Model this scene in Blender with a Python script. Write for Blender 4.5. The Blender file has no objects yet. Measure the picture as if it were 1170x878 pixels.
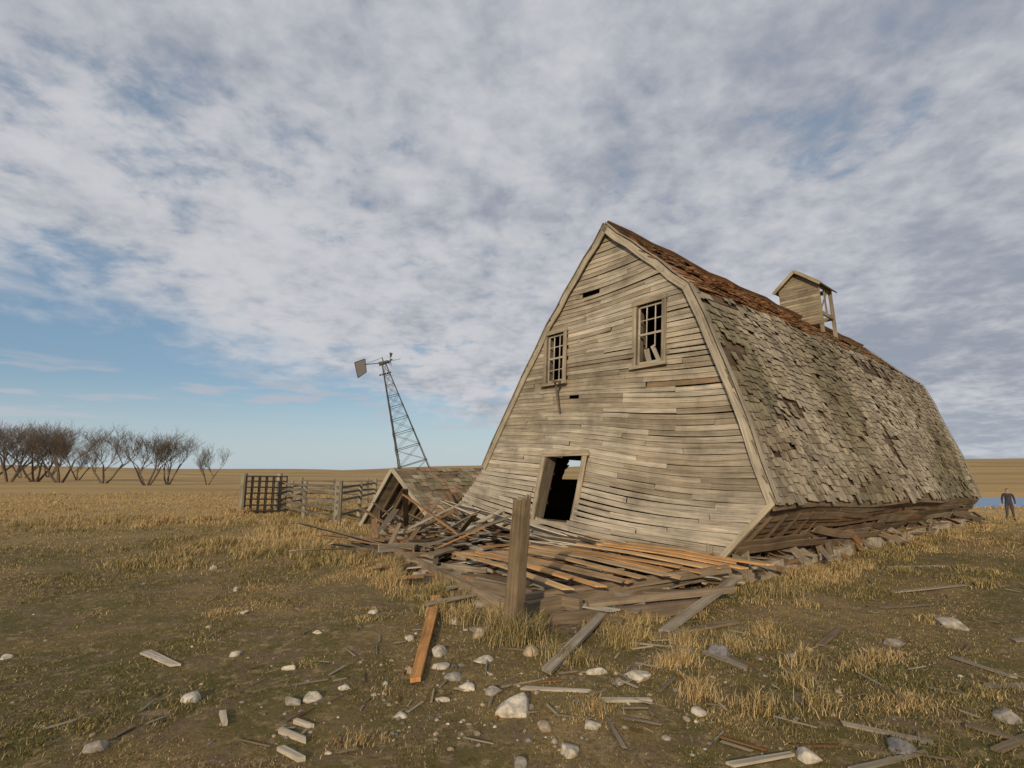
import bpy, math, random
import numpy as np
from mathutils import Vector, noise, Matrix
random.seed(7); rng=np.random.default_rng(5)
scene=bpy.context.scene
V=Vector
R=random.random
def U(a,b): return random.uniform(a,b)
def nz(x,y,z=0.0): return noise.noise(V((x,y,z)))
def lerp(a,b,t): return a+(b-a)*t

# ------------------------------------------------------------ terrain
def ss(a,b,x):
    t=np.clip((x-a)/(b-a),0,1); return t*t*(3-2*t)
def th(x,y):
    x=np.asarray(x,float); y=np.asarray(y,float)
    far=1-ss(58,80,y)
    z=-1.0*ss(14,34,x)*far-0.9*ss(44,50,y)*ss(30,42,x)*far
    z=z+0.035*np.sin(1.3*x+.7*y)*np.sin(.9*y-.5*x)+0.02*np.sin(2.9*x-1.1*y+2)*np.sin(2.3*y+.8*x)
    r=np.sqrt(x*x+y*y)
    z=z+ss(160,900,r)*(6+5*np.sin(x/170.+1)+3.5*np.sin(x/71.+y/300.))
    z=z+ss(75,240,y)*ss(50,150,x)*3.4+ss(150,420,y)*ss(120,330,x)*5
    z=z+ss(90,330,r)*(1-ss(-190,-60,x))*2.0
    return z
def tz(x,y): return float(th(x,y))

# ------------------------------------------------------------ mesh builder
class MB:
    def __init__(s): s.v=[];s.f=[];s.uv=[];s.c=[];s.m=[]
    def face(s,pts,uvs,col,m=0):
        i=len(s.v); s.v.extend(pts); s.f.append(tuple(range(i,i+len(pts)))); s.uv.extend(uvs); s.c.extend([col]*len(pts)); s.m.append(m)
    def strip(s,pts,wd,width,thick,col,m=0,w2=None,ragged=0):
        """plank swept through pts; wd = width direction"""
        pts=[V(p) for p in pts]; n=len(pts); rings=[]
        uo=R()*50; vo=R()*50; L=0; us=[]
        w2=width if w2 is None else w2
        for k,p in enumerate(pts):
            a=(pts[min(k+1,n-1)]-pts[max(k-1,0)]).normalized()
            w=V(wd); w=(w-a*w.dot(a)).normalized(); nn=a.cross(w)
            if k: L+=(p-pts[k-1]).length
            us.append(uo+L); ww=lerp(width,w2,k/(n-1))
            ra=a*U(-ragged,ragged) if (ragged and k in (0,n-1)) else V()
            rb=a*U(-ragged,ragged) if (ragged and k in (0,n-1)) else V()
            rings.append([p-w*ww/2-nn*thick/2+ra,p+w*ww/2-nn*thick/2+rb,p+w*ww/2+nn*thick/2+rb,p-w*ww/2+nn*thick/2+ra])
        vv=[vo,vo+width,vo+width+thick,vo+2*width+thick,vo+2*width+2*thick]
        for k in range(n-1):
            for j in range(4):
                j2=(j+1)%4
                s.face([rings[k][j],rings[k][j2],rings[k+1][j2],rings[k+1][j]],[(us[k],vv[j]),(us[k],vv[j+1]),(us[k+1],vv[j+1]),(us[k+1],vv[j])],col,m)
        for r,u in ((rings[0][::-1],us[0]),(rings[-1],us[-1])):
            s.face(r,[(u,vo),(u,vo+width),(u+thick,vo+width),(u+thick,vo)],col,m)
    def tube(s,p0,p1,r0,r1,col,n=5,m=0):
        p0=V(p0);p1=V(p1);a=(p1-p0).normalized(); t=V((0,0,1)) if abs(a.z)<.9 else V((1,0,0))
        x=a.cross(t).normalized(); y=a.cross(x)
        A=[p0+(x*math.cos(2*math.pi*k/n)+y*math.sin(2*math.pi*k/n))*r0 for k in range(n)]
        B=[p1+(x*math.cos(2*math.pi*k/n)+y*math.sin(2*math.pi*k/n))*r1 for k in range(n)]
        L=(p1-p0).length; vo=R()*20
        for k in range(n):
            k2=(k+1)%n
            s.face([A[k],A[k2],B[k2],B[k]],[(0,vo+k*.1),(0,vo+k*.1+.1),(L,vo+k*.1+.1),(L,vo+k*.1)],col,m)
        if n>4: s.face(B,[(0,0)]*n,col,m)
    def obj(s,name,mats,parent=None,smooth=False):
        me=bpy.data.meshes.new(name); me.from_pydata([tuple(p) for p in s.v],[],s.f)
        uv=me.uv_layers.new(name="UVMap"); uv.data.foreach_set("uv",np.array(s.uv,dtype=np.float32).ravel())
        ca=me.color_attributes.new("Col",'FLOAT_COLOR','CORNER')
        c=np.ones((len(s.c),4),dtype=np.float32); c[:,:3]=np.array([tuple(q)[:3] for q in s.c],dtype=np.float32); ca.data.foreach_set("color",c.ravel())
        for m in mats: me.materials.append(m)
        me.polygons.foreach_set("material_index",np.array(s.m,dtype=np.int32))
        if smooth: me.polygons.foreach_set("use_smooth",np.ones(len(s.f),dtype=bool))
        me.update()
        o=bpy.data.objects.new(name,me); scene.collection.objects.link(o)
        if parent: o.parent=parent
        return o
def empty(name,loc=(0,0,0)):
    e=bpy.data.objects.new(name,None); scene.collection.objects.link(e); return e

# ------------------------------------------------------------ materials
def newmat(name):
    m=bpy.data.materials.new(name); m.use_nodes=True; nt=m.node_tree; nt.nodes.clear()
    out=nt.nodes.new('ShaderNodeOutputMaterial'); b=nt.nodes.new('ShaderNodeBsdfPrincipled'); nt.links.new(b.outputs[0],out.inputs[0])
    b.inputs['Roughness'].default_value=.85; b.inputs['Specular IOR Level'].default_value=.15
    return m,nt,b
def mixc(nt,a,b,f,mode='MIX'):
    m=nt.nodes.new('ShaderNodeMix'); m.data_type='RGBA'; m.blend_type=mode
    for sock,val in ((m.inputs[0],f),(m.inputs[6],a),(m.inputs[7],b)):
        if isinstance(val,bpy.types.NodeSocket): nt.links.new(val,sock)
        else: sock.default_value=val if not isinstance(val,tuple) else (*val[:3],1)
    return m.outputs[2]
def mathn(nt,op,a,b=None,c=None,clamp=False):
    m=nt.nodes.new('ShaderNodeMath'); m.operation=op; m.use_clamp=clamp
    for i,val in enumerate((a,b,c)):
        if val is None: continue
        if isinstance(val,bpy.types.NodeSocket): nt.links.new(val,m.inputs[i])
        else: m.inputs[i].default_value=val
    return m.outputs[0]
def mapr(nt,v,a,b,c=0,d=1,smooth=True):
    m=nt.nodes.new('ShaderNodeMapRange'); m.interpolation_type='SMOOTHSTEP' if smooth else 'LINEAR'
    nt.links.new(v,m.inputs[0]); 
    for i,x in enumerate((a,b,c,d)): m.inputs[i+1].default_value=x
    return m.outputs[0]
def noisen(nt,vec,scale,detail=4,rough=.55,dist=0):
    n=nt.nodes.new('ShaderNodeTexNoise'); nt.links.new(vec,n.inputs['Vector']); n.inputs['Scale'].default_value=scale
    n.inputs['Detail'].default_value=detail; n.inputs['Roughness'].default_value=rough; n.inputs['Distortion'].default_value=dist
    return n.outputs['Fac']
def mapping(nt,vec,scale):
    m=nt.nodes.new('ShaderNodeMapping'); nt.links.new(vec,m.inputs[0]); m.inputs['Scale'].default_value=scale; return m.outputs[0]
def bump(nt,b,h,strength,dist):
    n=nt.nodes.new('ShaderNodeBump'); nt.links.new(h,n.inputs['Height']); n.inputs['Strength'].default_value=strength; n.inputs['Distance'].default_value=dist
    nt.links.new(n.outputs[0],b.inputs['Normal'])

def wood(name,gx=1.5,gy=45,stain=.5,bs=.6):
    m,nt,b=newmat(name)
    at=nt.nodes.new('ShaderNodeAttribute'); at.attribute_name='Col'
    uv=nt.nodes.new('ShaderNodeUVMap'); uv.uv_map='UVMap'
    g=noisen(nt,mapping(nt,uv.outputs[0],(gx,gy,1)),1,6,.65,.4)
    g2=noisen(nt,mapping(nt,uv.outputs[0],(gx*.5,gy*.25,1)),1,4,.6,.2)
    geo=nt.nodes.new('ShaderNodeNewGeometry')
    st=noisen(nt,geo.outputs['Position'],1.3,6,.65)
    gg=mathn(nt,'ADD',mathn(nt,'MULTIPLY',g,.6),mathn(nt,'MULTIPLY',g2,.4))
    f=mapr(nt,gg,.33,.66,.4,1.32,False)
    sf=mapr(nt,st,.35,.7,1.15,1-stain*.6)
    f2=mathn(nt,'MULTIPLY',f,sf)
    cx=nt.nodes.new('ShaderNodeVectorMath'); cx.operation='SCALE'; nt.links.new(at.outputs['Color'],cx.inputs[0]); nt.links.new(f2,cx.inputs['Scale'])
    col=mixc(nt,cx.outputs[0],(.10,.085,.05),mapr(nt,st,.55,.8,0,stain))
    nt.links.new(col,b.inputs['Base Color'])
    bump(nt,b,gg,bs,.01)
    return m
M_wood=wood('weathered_wood',1.5,45,.4)
M_shin=wood('weathered_shingle',6,30,.35,.6)
def plain(name,col,rough=.7,metal=0,ns=20,amt=.35):
    m,nt,b=newmat(name)
    geo=nt.nodes.new('ShaderNodeNewGeometry'); n=noisen(nt,geo.outputs['Position'],ns,5,.6)
    c=mixc(nt,tuple(x*(1-amt) for x in col),tuple(x*(1+amt) for x in col),mapr(nt,n,.3,.7))
    nt.links.new(c,b.inputs['Base Color']); b.inputs['Roughness'].default_value=rough; b.inputs['Metallic'].default_value=metal
    bump(nt,b,n,.3,.01); return m
def attrmat(name,rough=.85,ns=14,amt=.4):
    m,nt,b=newmat(name); at=nt.nodes.new('ShaderNodeAttribute'); at.attribute_name='Col'
    geo=nt.nodes.new('ShaderNodeNewGeometry'); n=noisen(nt,geo.outputs['Position'],ns,6,.65)
    cx=nt.nodes.new('ShaderNodeVectorMath'); cx.operation='SCALE'; nt.links.new(at.outputs['Color'],cx.inputs[0]); nt.links.new(mapr(nt,n,.3,.7,1-amt,1+amt),cx.inputs['Scale'])
    nt.links.new(cx.outputs[0],b.inputs['Base Color']); b.inputs['Roughness'].default_value=rough
    if ns<100: bump(nt,b,n,.5,.02)
    return m
M_stone=attrmat('fieldstone',.9,18,.4)
M_bark=attrmat('bark',.95,3,.3)
M_metal=plain('galvanised_steel',(.10,.098,.095),.6,.3)
M_dark=plain('rusty_dark_steel',(.035,.03,.028),.7,.3)
M_conc=plain('old_concrete',(.34,.29,.215),.95,0,5,.35)

# ground material
M_ground,nt,b=newmat('prairie_ground')
geo=nt.nodes.new('ShaderNodeNewGeometry'); P=geo.outputs['Position']
sp=nt.nodes.new('ShaderNodeSeparateXYZ'); nt.links.new(P,sp.inputs[0])
n1=noisen(nt,P,.30,6,.62,.3); n2=noisen(nt,P,2.2,7,.7,.3); n3=noisen(nt,P,24,6,.78); n4=noisen(nt,P,7,6,.72); nfar=noisen(nt,mapping(nt,P,(.006,.03,1)),1,5,.6)
tan=(.29,.20,.092); green=(.115,.10,.033); dirt=(.18,.13,.075); gold=(.46,.315,.135)
c=mixc(nt,green,tan,mapr(nt,n1,.42,.64))
c=mixc(nt,c,dirt,mapr(nt,n2,.46,.60,0,.9))
c=mixc(nt,c,(.37,.27,.145),mapr(nt,n4,.50,.66,0,.75))
# worn track along the barn's side
bw=mathn(nt,'ADD',mathn(nt,'MULTIPLY',sp.outputs[0],-.655),mathn(nt,'MULTIPLY',sp.outputs[1],.755))
bw=mathn(nt,'ADD',bw,mathn(nt,'MULTIPLY',mathn(nt,'SUBTRACT',n2,.5),1.2))
track=mathn(nt,'MULTIPLY',mapr(nt,bw,-2.6,-1.6),mapr(nt,bw,.9,1.9,1,0))
track=mathn(nt,'MULTIPLY',track,mapr(nt,sp.outputs[0],5,9))
rut=mathn(nt,'ABSOLUTE',mathn(nt,'SUBTRACT',mathn(nt,'ABSOLUTE',mathn(nt,'ADD',bw,.4)),.8))
rutm=mathn(nt,'MULTIPLY',mapr(nt,rut,.15,.5,1,0),track)
d1=mapr(nt,sp.outputs[1],9,30,0,.9)
gf=mixc(nt,gold,(.30,.21,.09),mapr(nt,nfar,.42,.62))
c=mixc(nt,c,gf,d1)
c=mixc(nt,c,(.165,.135,.06),mathn(nt,'MULTIPLY',track,.8))
c=mixc(nt,c,(.31,.235,.14),mathn(nt,'MULTIPLY',rutm,.7))
c=mixc(nt,c,(.035,.026,.013),mapr(nt,n3,.32,.52,.6,0),)
c=mixc(nt,c,(.42,.31,.16),mapr(nt,n3,.60,.78,0,.5))
nt.links.new(c,b.inputs['Base Color']); b.inputs['Roughness'].default_value=1
hh=mathn(nt,'ADD',mathn(nt,'MULTIPLY',n3,.35),mathn(nt,'MULTIPLY',n2,1.0))
bump(nt,b,hh,.8,.08)

M_grass,nt,b=newmat('dry_grass_blades')
at=nt.nodes.new('ShaderNodeAttribute'); at.attribute_name='Col'; nt.links.new(at.outputs['Color'],b.inputs['Base Color']); b.inputs['Roughness'].default_value=.8

M_water,nt,b=newmat('pond_water'); b.inputs['Base Color'].default_value=(.14,.25,.40,1); b.inputs['Roughness'].default_value=.35; b.inputs['Specular IOR Level'].default_value=.3
geo=nt.nodes.new('ShaderNodeNewGeometry'); bump(nt,b,noisen(nt,geo.outputs['Position'],2.5,3,.5),.4,.06)

# ------------------------------------------------------------ ground sheet
n=150
u=np.linspace(-1,1,2*n+1); xs=5*np.sinh(u*math.asinh(700)); 
yy=np.linspace(-.55,1,230); ys=8+5*np.sinh(yy*math.asinh(700))
X,Y=np.meshgrid(xs,ys); Z=th(X,Y)
co=np.stack([X,Y,Z],-1).reshape(-1,3)
nx,ny=len(xs),len(ys); idx=np.arange(nx*ny).reshape(ny,nx)
q=np.stack([idx[:-1,:-1],idx[:-1,1:],idx[1:,1:],idx[1:,:-1]],-1).reshape(-1,4)
me=bpy.data.meshes.new('ground'); me.from_pydata(co.tolist(),[],q.tolist()); me.materials.append(M_ground)
me.polygons.foreach_set("use_smooth",np.ones(len(q),dtype=bool)); me.update()
scene.collection.objects.link(bpy.data.objects.new('ground',me))
mb=MB()
mb.face([V((22,40,-1.17)),V((260,40,-1.17)),V((260,84,-1.17)),V((22,84,-1.17))],[(0,0)]*4,(.1,.1,.1)); mb.obj('pond',[M_water])

# ------------------------------------------------------------ barn frame
D=V((.7554,.6553,0)); W=V((-.6553,.7554,0)); O=V((4.44,9.0,0)); LEN=18.6
FO=.05   # facade set-back behind the roof edge
def B(s,w,z): return O+D*s+W*w+V((0,0,z))
barn=empty('collapsed_barn')
def prof(s):
    k=s/LEN; wob=.05*math.sin(s*.9)
    return [(0+.10*math.sin(s*.5),1.39-.42*k+wob*.7),(1.37,5.61+.05*math.sin(s*.6)+.12*math.sin(math.pi*k)),(3.41,7.66-.05*math.sin(math.pi*k)+wob*.5),(5.34,5.61),(8.0-.2*k,2.07-.5*k)]
def slope(i,j,bulge):
    def f(s,t,off=0):
        p=prof(s); a=p[i];b=p[j]
        w=lerp(a[0],b[0],t); z=lerp(a[1],b[1],t)
        dx=b[0]-a[0]; dz=b[1]-a[1]; l=math.hypot(dx,dz)
        nx_,nz_=(-dz/l,dx/l)
        if nz_<0: nx_,nz_=-nx_,-nz_
        o=off+bulge*math.sin(math.pi*t)+.06*nz(s*.8,t*4,i*3.1)
        return B(s,w+nx_*o,z+nz_*o)
    return f
def palette(s,t,kind):
    n1=nz(s*.35,t*2.2,kind*7+1.5); n2=nz(s*1.2,t*6,kind*5+9.1)
    if kind==1:
        base=V((.38,.205,.10)) if n1>-.05-(8-s)*.05 else V((.30,.235,.15))
    else:
        base=V((.34,.295,.21))
        if n1>.08: base=base.lerp(V((.40,.355,.265)),min(1,(n1-.08)*4))
        if n1<-.12: base=base.lerp(V((.215,.19,.12)),min(1,(-.12-n1)*5))
        if n2>.25: base=base.lerp(V((.20,.155,.10)),.5)
        base=base.lerp(V((.25,.215,.15)),max(0,.5-t*1.4))
    return base*U(.70,1.26)
def roof(fn,length,kind,name,hole=None,miss=.03):
    deck=MB(); nb=max(3,int(length/.2))
    for k in range(nb):
        t=(k+.5)/nb
        segs=[(0,LEN)]
        if hole and hole[2]<t<hole[3]: segs=[(0,hole[0]),(hole[1],LEN)]
        for a,bb in segs:
            m=max(2,int((bb-a)/1.2)); 
            pts=[fn(lerp(a,bb,q/m),t,-.05) for q in range(m+1)]
            wd=fn(2,min(1,t+.01))-fn(2,t-.01)
            deck.strip(pts,wd,length/nb*.985,.025,V((.14,.10,.065))*U(.7,1.2) if kind!=1 else V((.32,.17,.085))*U(.6,1.2))
    deck.obj(name+'_sheathing',[M_wood],barn)
    sh=MB(); nc=int(length/.15)
    for k in range(nc):
        t0=k/nc; t1=(k+1)/nc; s=-.03+U(-.05,.03)
        while s<LEN:
            w=U(.08,.30); e=min(s+w,LEN+.08); mt=(t0+t1)/2
            h=nz(s*.55,mt*3.0+k*.03,kind*3.3)+.35*nz(s*2.3,mt*9,4.4)
            drop=R()<miss or h>(.46 if kind!=1 else .16)
            if kind==0 and s<2.2 and mt<.10: drop=drop or R()<.35
            if kind==0 and nz(s*1.6,mt*14,8.8)>.47: drop=True
            if hole and hole[0]<s<hole[1] and hole[2]<mt<hole[3]: drop=True
            if not drop:
                l=.008+R()*.010+(.04*R() if R()<.12 else 0)
                tb=t1+U(-.010,.014)+(.03*R() if R()<.08 else 0); sk=U(-.016,.016)
                a=fn(s+.004,t0-.01,-.01);b2=fn(e-.004,t0-.01,-.01);c2=fn(e-.004+sk,tb,.010+l*.5);d2=fn(s+.004+sk,tb+U(-.003,.003),l+.010)
                nrm=(fn(s,mt,1)-fn(s,mt,0)).normalized()*.018
                c=palette(s,mt,kind)
                uo,vo=R()*40,R()*40; L=length/nc
                sh.face([a,b2,c2,d2],[(uo,vo),(uo,vo+w),(uo+L,vo+w),(uo+L,vo)],c)
                sh.face([d2,c2,c2-nrm,d2-nrm],[(uo,vo),(uo,vo+w),(uo+.02,vo+w),(uo+.02,vo)],c*.6)
                sh.face([a,d2,d2-nrm,a-nrm],[(uo,vo)]*4,c*.6)
                sh.face([c2,b2,b2-nrm,c2-nrm],[(uo,vo)]*4,c*.6)
            s=e
    sh.obj(name+'_shingles',[M_shin],barn)
FR=slope(1,0,.07); FU=slope(2,1,.0); FLU=slope(2,3,0); FL=slope(3,4,.04)
roof(FR,4.44,0,'roof_lower',miss=.03); roof(FU,2.9,1,'roof_upper',miss=.05)
roof(FLU,2.8,2,'roof_back_upper'); roof(FL,4.4,2,'roof_back_lower',hole=(3.2,4.0,.90,1.01))
tr=MB()
def trimcol(): return V((.39,.345,.26))*U(.85,1.15)
for i,j,fn in ((1,0,FR),(2,1,FU),(2,3,FLU),(3,4,FL)):
    for (s,dk) in ((-.04,1),(LEN+.04,1)):
        pts=[fn(max(0,min(LEN,s)),q/6,-.07)+D*(-.04 if s<0 else .1) for q in range(7)]
        wd=fn(1,.5,1)-fn(1,.5,0)
        tr.strip(pts,wd,.15,.03,trimcol())
        pts=[fn(max(0,min(LEN,s)),q/6,.045)+D*(-.0 if s<0 else .06) for q in range(7)]
        tr.strip(pts,D,.12,.02,trimcol()*.8)
tr.strip([FR(LEN*q/24,1.0,-.06)+V((0,0,-.05)) for q in range(25)],V((0,0,1)),.12,.04,V((.19,.14,.09)))
pts=[FU(LEN*q/20,0.0,.05) for q in range(21)]
tr.strip(pts,W+V((0,0,-.9)),.12,.02,V((.24,.15,.09))); tr.strip([p+W*.08 for p in pts],W+V((0,0,.9)),.12,.02,V((.2,.14,.09)))
for k in range(26):
    s=.4+k*.7
    tr.strip([FR(s,.9,-.12),FR(s,1.015,-.12)],D,.05,.1,V((.2,.15,.1)))
tr.obj('rake_boards',[M_wood],barn)

# ---------------- front wall
KR=[(1.3,.04),(0.06,1.36),(1.40,5.58),(3.41,7.58)]; KL=[(9.17,.88),(7.95,2.1),(5.31,5.58),(3.41,7.58)]
rows=[12,38,19]
def fpt(k,f,q):
    Rr=(lerp(KR[k][0],KR[k+1][0],f),lerp(KR[k][1],KR[k+1][1],f)); Ll=(lerp(KL[k][0],KL[k+1][0],f),lerp(KL[k][1],KL[k+1][1],f))
    w=lerp(Rr[0],Ll[0],q); z=lerp(Rr[1],Ll[1],q)
    lev=(k+f); low=max(0,1-lev/1.6)
    z-=(.16*math.sin(math.pi*q)**1.0)*low*1.2 + .07*math.sin(math.pi*q*2)*max(0,1-abs(lev-1.2)) - .03*math.sin(w*1.1+lev*3)*(1 if .5<lev<2.5 else 0)
    out=.35*low**1.6*(.4+.6*math.sin(math.pi*min(1,q*1.1)))+.04*math.sin(w*1.7+lev*2.)
    return w,z,out
OPEN=[(4.16,5.46,2.08,2.72,1.98,2.62),(4.12,5.34,4.88,5.46,4.80,5.38),(.78,2.28,4.62,5.86,4.16,5.36)]
HOLES=[(3.64,3.68,4.5,4.68),(6.13,6.15,3.8,4.2)]
def blocked(w,z,openonly=False):
    for z0,z1,a,b_,c_,d_ in OPEN:
        if z0<z<z1:
            t=(z-z0)/(z1-z0)
            if lerp(a,c_,t)<w<lerp(b_,d_,t): return True
    if openonly: return False
    for z0,z1,a,b_ in HOLES:
        if z0-.04<z<z1+.04 and a<w<b_: return True
    return False
fw=MB()
for k,nr in enumerate(rows):
    for r in range(nr):
        f=(r+.5)/nr
        Wd=KL[k][0]*(1-f)+KL[k+1][0]*f-(KR[k][0]*(1-f)+KR[k+1][0]*f)
        if Wd<.15: continue
        hrow=((KR[k+1][1]-KR[k][1])+(KL[k+1][1]-KL[k][1]))/2/nr
        brk=[0]; x=U(.5,3)
        while x<Wd-.4: brk.append(x/Wd); x+=U(1.8,4.5)
        brk.append(1)
        for a,e in zip(brk[:-1],brk[1:]):
            m=max(3,int((e-a)*Wd/.1)); run=[]; runs=[]
            dz=U(-.008,.008); tl=U(-.016,.016)
            for q in range(m+1):
                qq=lerp(a+.0005,e-.0005,q/m); w,z,o=fpt(k,f,qq)
                if blocked(w,z):
                    if len(run)>1: runs.append(run)
                    run=[]
                else: run.append(B(FO-o-R()*.002,w,z+dz+tl*(q/m-.5)))
            if len(run)>1: runs.append(run)
            n1=nz(a*5+r*.23,k*3+f*4,2.2)
            base=V((.365,.318,.238))
            if n1>.15: base=V((.41,.365,.285))
            if n1<-.22: base=V((.30,.255,.185))
            if R()<.015: base=V((.31,.22,.14))
            lev=k+f
            if lev<.9: base=base.lerp(V((.40,.36,.29)),.5)
            c=base*U(.78,1.15)
            for run in runs:
                if len(run)>14: run=run[::4]+([run[-1]] if (len(run)-1)%4 else [])
                if R()<.08: hw=hrow*.8
                else: hw=hrow*U(.96,1.09)
                lift=U(0,.014)+(U(.015,.06) if R()<.08 else 0)
                run=[p-D*(lift if i==0 else lift*.3) for i,p in enumerate(run)]
                fw.strip(run,V((0,0,1))+D*.13,hw,.018,c,ragged=.012)
for w in (1.6,2.0,2.8,3.9,6.1,6.8):
    top=min(5.3, 5.58-(w-5.31)*1.32-.3 if w>5.31 else 5.3)
    fw.strip([B(.42,w,.4),B(.42,w,top)],W,.05,.1,V((.16,.12,.08)))
fw.obj('front_wall',[M_wood],barn)
li=MB()  # dark backing behind the siding; interior shade put into its colour
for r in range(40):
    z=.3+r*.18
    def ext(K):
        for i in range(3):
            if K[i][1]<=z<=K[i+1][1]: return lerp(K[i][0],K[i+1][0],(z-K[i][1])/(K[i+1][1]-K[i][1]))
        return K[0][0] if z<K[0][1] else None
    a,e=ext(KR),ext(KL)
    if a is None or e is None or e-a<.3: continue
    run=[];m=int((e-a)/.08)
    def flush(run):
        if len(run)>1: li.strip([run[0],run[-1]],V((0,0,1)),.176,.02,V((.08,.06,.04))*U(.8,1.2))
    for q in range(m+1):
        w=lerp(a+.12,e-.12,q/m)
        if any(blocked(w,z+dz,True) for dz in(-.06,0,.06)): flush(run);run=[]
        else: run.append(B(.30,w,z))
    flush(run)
li.obj('dark_wall_backing',[M_wood],barn)

fr=MB()
def frame(o,fwid,col,proud):
    z0,z1,a,b_,c_,d_=o
    def pt(w,z,x=0): return B(FO-proud-x,w,z)
    fr.strip([pt(a-fwid/2,z0-fwid),pt(c_-fwid/2,z1+fwid)],W,fwid,.035,col*U(.85,1.1))
    fr.strip([pt(b_+fwid/2,z0-fwid),pt(d_+fwid/2,z1+fwid)],W,fwid,.035,col*U(.85,1.1))
    fr.strip([pt(c_-fwid*1.2,z1+fwid/2,.012),pt(d_+fwid*1.2,z1+fwid/2,.012)],V((0,0,1)),fwid,.04,col*U(.85,1.1))
    fr.strip([pt(a-fwid*1.3,z0-fwid/2,.03),pt(b_+fwid*1.3,z0-fwid/2,.03)],V((0,0,1)),fwid*.7,.08,col*U(.85,1.1))
fc=V((.33,.28,.20))
frame(OPEN[0],.10,fc,.06); frame(OPEN[1],.10,fc,.06); frame(OPEN[2],.13,fc*1.1,.16)
for o in OPEN:
    z0,z1,a,b_,c_,d_=o
    pr=.16 if o is OPEN[2] else .06
    for p,q in (((a,z0),(c_,z1)),((b_,z0),(d_,z1))): fr.strip([B(FO+.09-pr/2,p[0],p[1]),B(FO+.09-pr/2,q[0],q[1])],D,.2+pr,.02,fc*.6)
def muntins(o,skip):
    z0,z1,a,b_,c_,d_=o
    def pt(u,t,x=0): return B(FO+.01+x,lerp(lerp(a,b_,u),lerp(c_,d_,u),t),lerp(z0,z1,t))
    mc=V((.42,.38,.31))
    for (p,q) in (((.04,0),(.04,1)),((.96,0),(.96,1)),((0,.03),(1,.03)),((0,.97),(1,.97)),((0,.5),(1,.5))):
        fr.strip([pt(*p),pt(*q)],W if p[0]==q[0] else V((0,0,1)),.045,.03,mc)
    for u in (1/3,2/3):
        fr.strip([pt(u,.27 if skip else 0,.006),pt(u,1,.006)],W,.022,.02,mc)
    for t in (.26,.74):
        if skip and t<.3: continue
        fr.strip([pt(0,t,.012),pt(1,t,.012)],V((0,0,1)),.022,.02,mc)
muntins(OPEN[0],True); muntins(OPEN[1],False)
fr.strip([B(.12,2.2,4.16),B(.1,2.35,4.55)],W,.09,.02,V((.4,.36,.29))); fr.strip([B(.12,2.45,4.16),B(.1,2.5,4.5)],W,.12,.02,V((.36,.32,.25)))
fr.strip([B(-.02,4.9,4.1),B(-.5,4.75,4.02)],V((0,0,1)),.05,.05,V((.2,.15,.1)))
fr.strip([B(-.02,4.98,3.35),B(-.3,4.85,4.05)],V((0,0,1)),.04,.04,V((.2,.15,.1)))
fr.strip([B(.02,.0,1.45),B(-.06,.62,.75),B(-.14,1.28,.02)],D,.12,.03,V((.33,.28,.2)))
fr.strip([B(-.04,.05,1.40),B(-.15,.68,.72),B(-.25,1.34,.0)],W,.10,.03,V((.36,.31,.22)))
fr.obj('window_frames',[M_wood],barn)

fg=MB()
for r in range(54):
    z=.05+r*.14
    def ext2(K):
        for i in range(3):
            if K[i][1]<=z<=K[i+1][1]: return lerp(K[i][0],K[i+1][0],(z-K[i][1])/(K[i+1][1]-K[i][1]))
        return K[0][0]
    if z>7.5: break
    a,e=ext2(KR),ext2(KL)
    if e-a>.2: fg.strip([B(LEN-.1,a+.05,z),B(LEN-.1,e-.25,z)],V((0,0,1)),.15,.02,V((.3,.26,.19))*U(.7,1.2))
fg.obj('rear_wall',[M_wood],barn)

# side skirt wall (tucked under the eave)
sw=MB()
def wb(s): return 1.25-.8*s/LEN
for r in range(10):
    t=(r+.5)/10; s=.0
    while s<LEN-.3:
        e=min(LEN,s+U(1.5,4.5)); 
        if R()<.12 and r>2: s=e; continue
        pts=[]
        sagd=U(0,.06)+(.3*R() if (R()<.35 and r>3) else 0); ow=U(-.04,.05)-(.4*R() if (R()<.3 and r>3) else 0)
        m=6
        for q in range(m+1):
            x=lerp(s+.01,e-.01,q/m); ez=prof(x)[0][1]-.1
            w=lerp(.12,wb(x),t**.9)+ow*math.sin(math.pi*q/m*.5+.3); z=lerp(ez,tz(*B(x,1,0).xy)+.12,t)-sagd*math.sin(math.pi*q/m*.6)
            pts.append(B(x,w,z))
        c=random.choice([V((.26,.19,.125)),V((.20,.145,.09)),V((.30,.25,.175)),V((.26,.165,.09))])*U(.65,1.1)
        sw.strip(pts,V((0,0,1))-W*.7,.17 if r<6 else U(.12,.19),.022,c,ragged=.06); s=e
for k in range(30):
    s=.3+k*.62
    sw.strip([B(s,.25,1.15),B(s+U(-.2,.5),wb(s)+.12,.05)],D,.06,.1,V((.16,.12,.08)))
for k in range(120):
    s=U(-1.2,LEN) if R()<.65 else U(-1.4,6.5)
    L=U(.5,1.7); w0=wb(max(s,0))-U(.0,.45); z0=U(.12,.62)*(1 if s<8 else .8)
    top=B(s,w0,z0); top.z+=tz(top.x,top.y)
    p=top+D*U(-1,1)*L-W*U(.05,.45)
    p.z=tz(p.x,p.y)+U(.02,.25)
    sd=V((0,0,1)) if R()<.4 else W
    sw.strip([top,p],sd,U(.06,.16),.025,random.choice([V((.27,.22,.155)),V((.19,.14,.09)),V((.33,.285,.21)),V((.30,.18,.09))])*U(.6,1.05),ragged=.06)  # splayed boards toned darker, shade under the eave put into their colour
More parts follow.
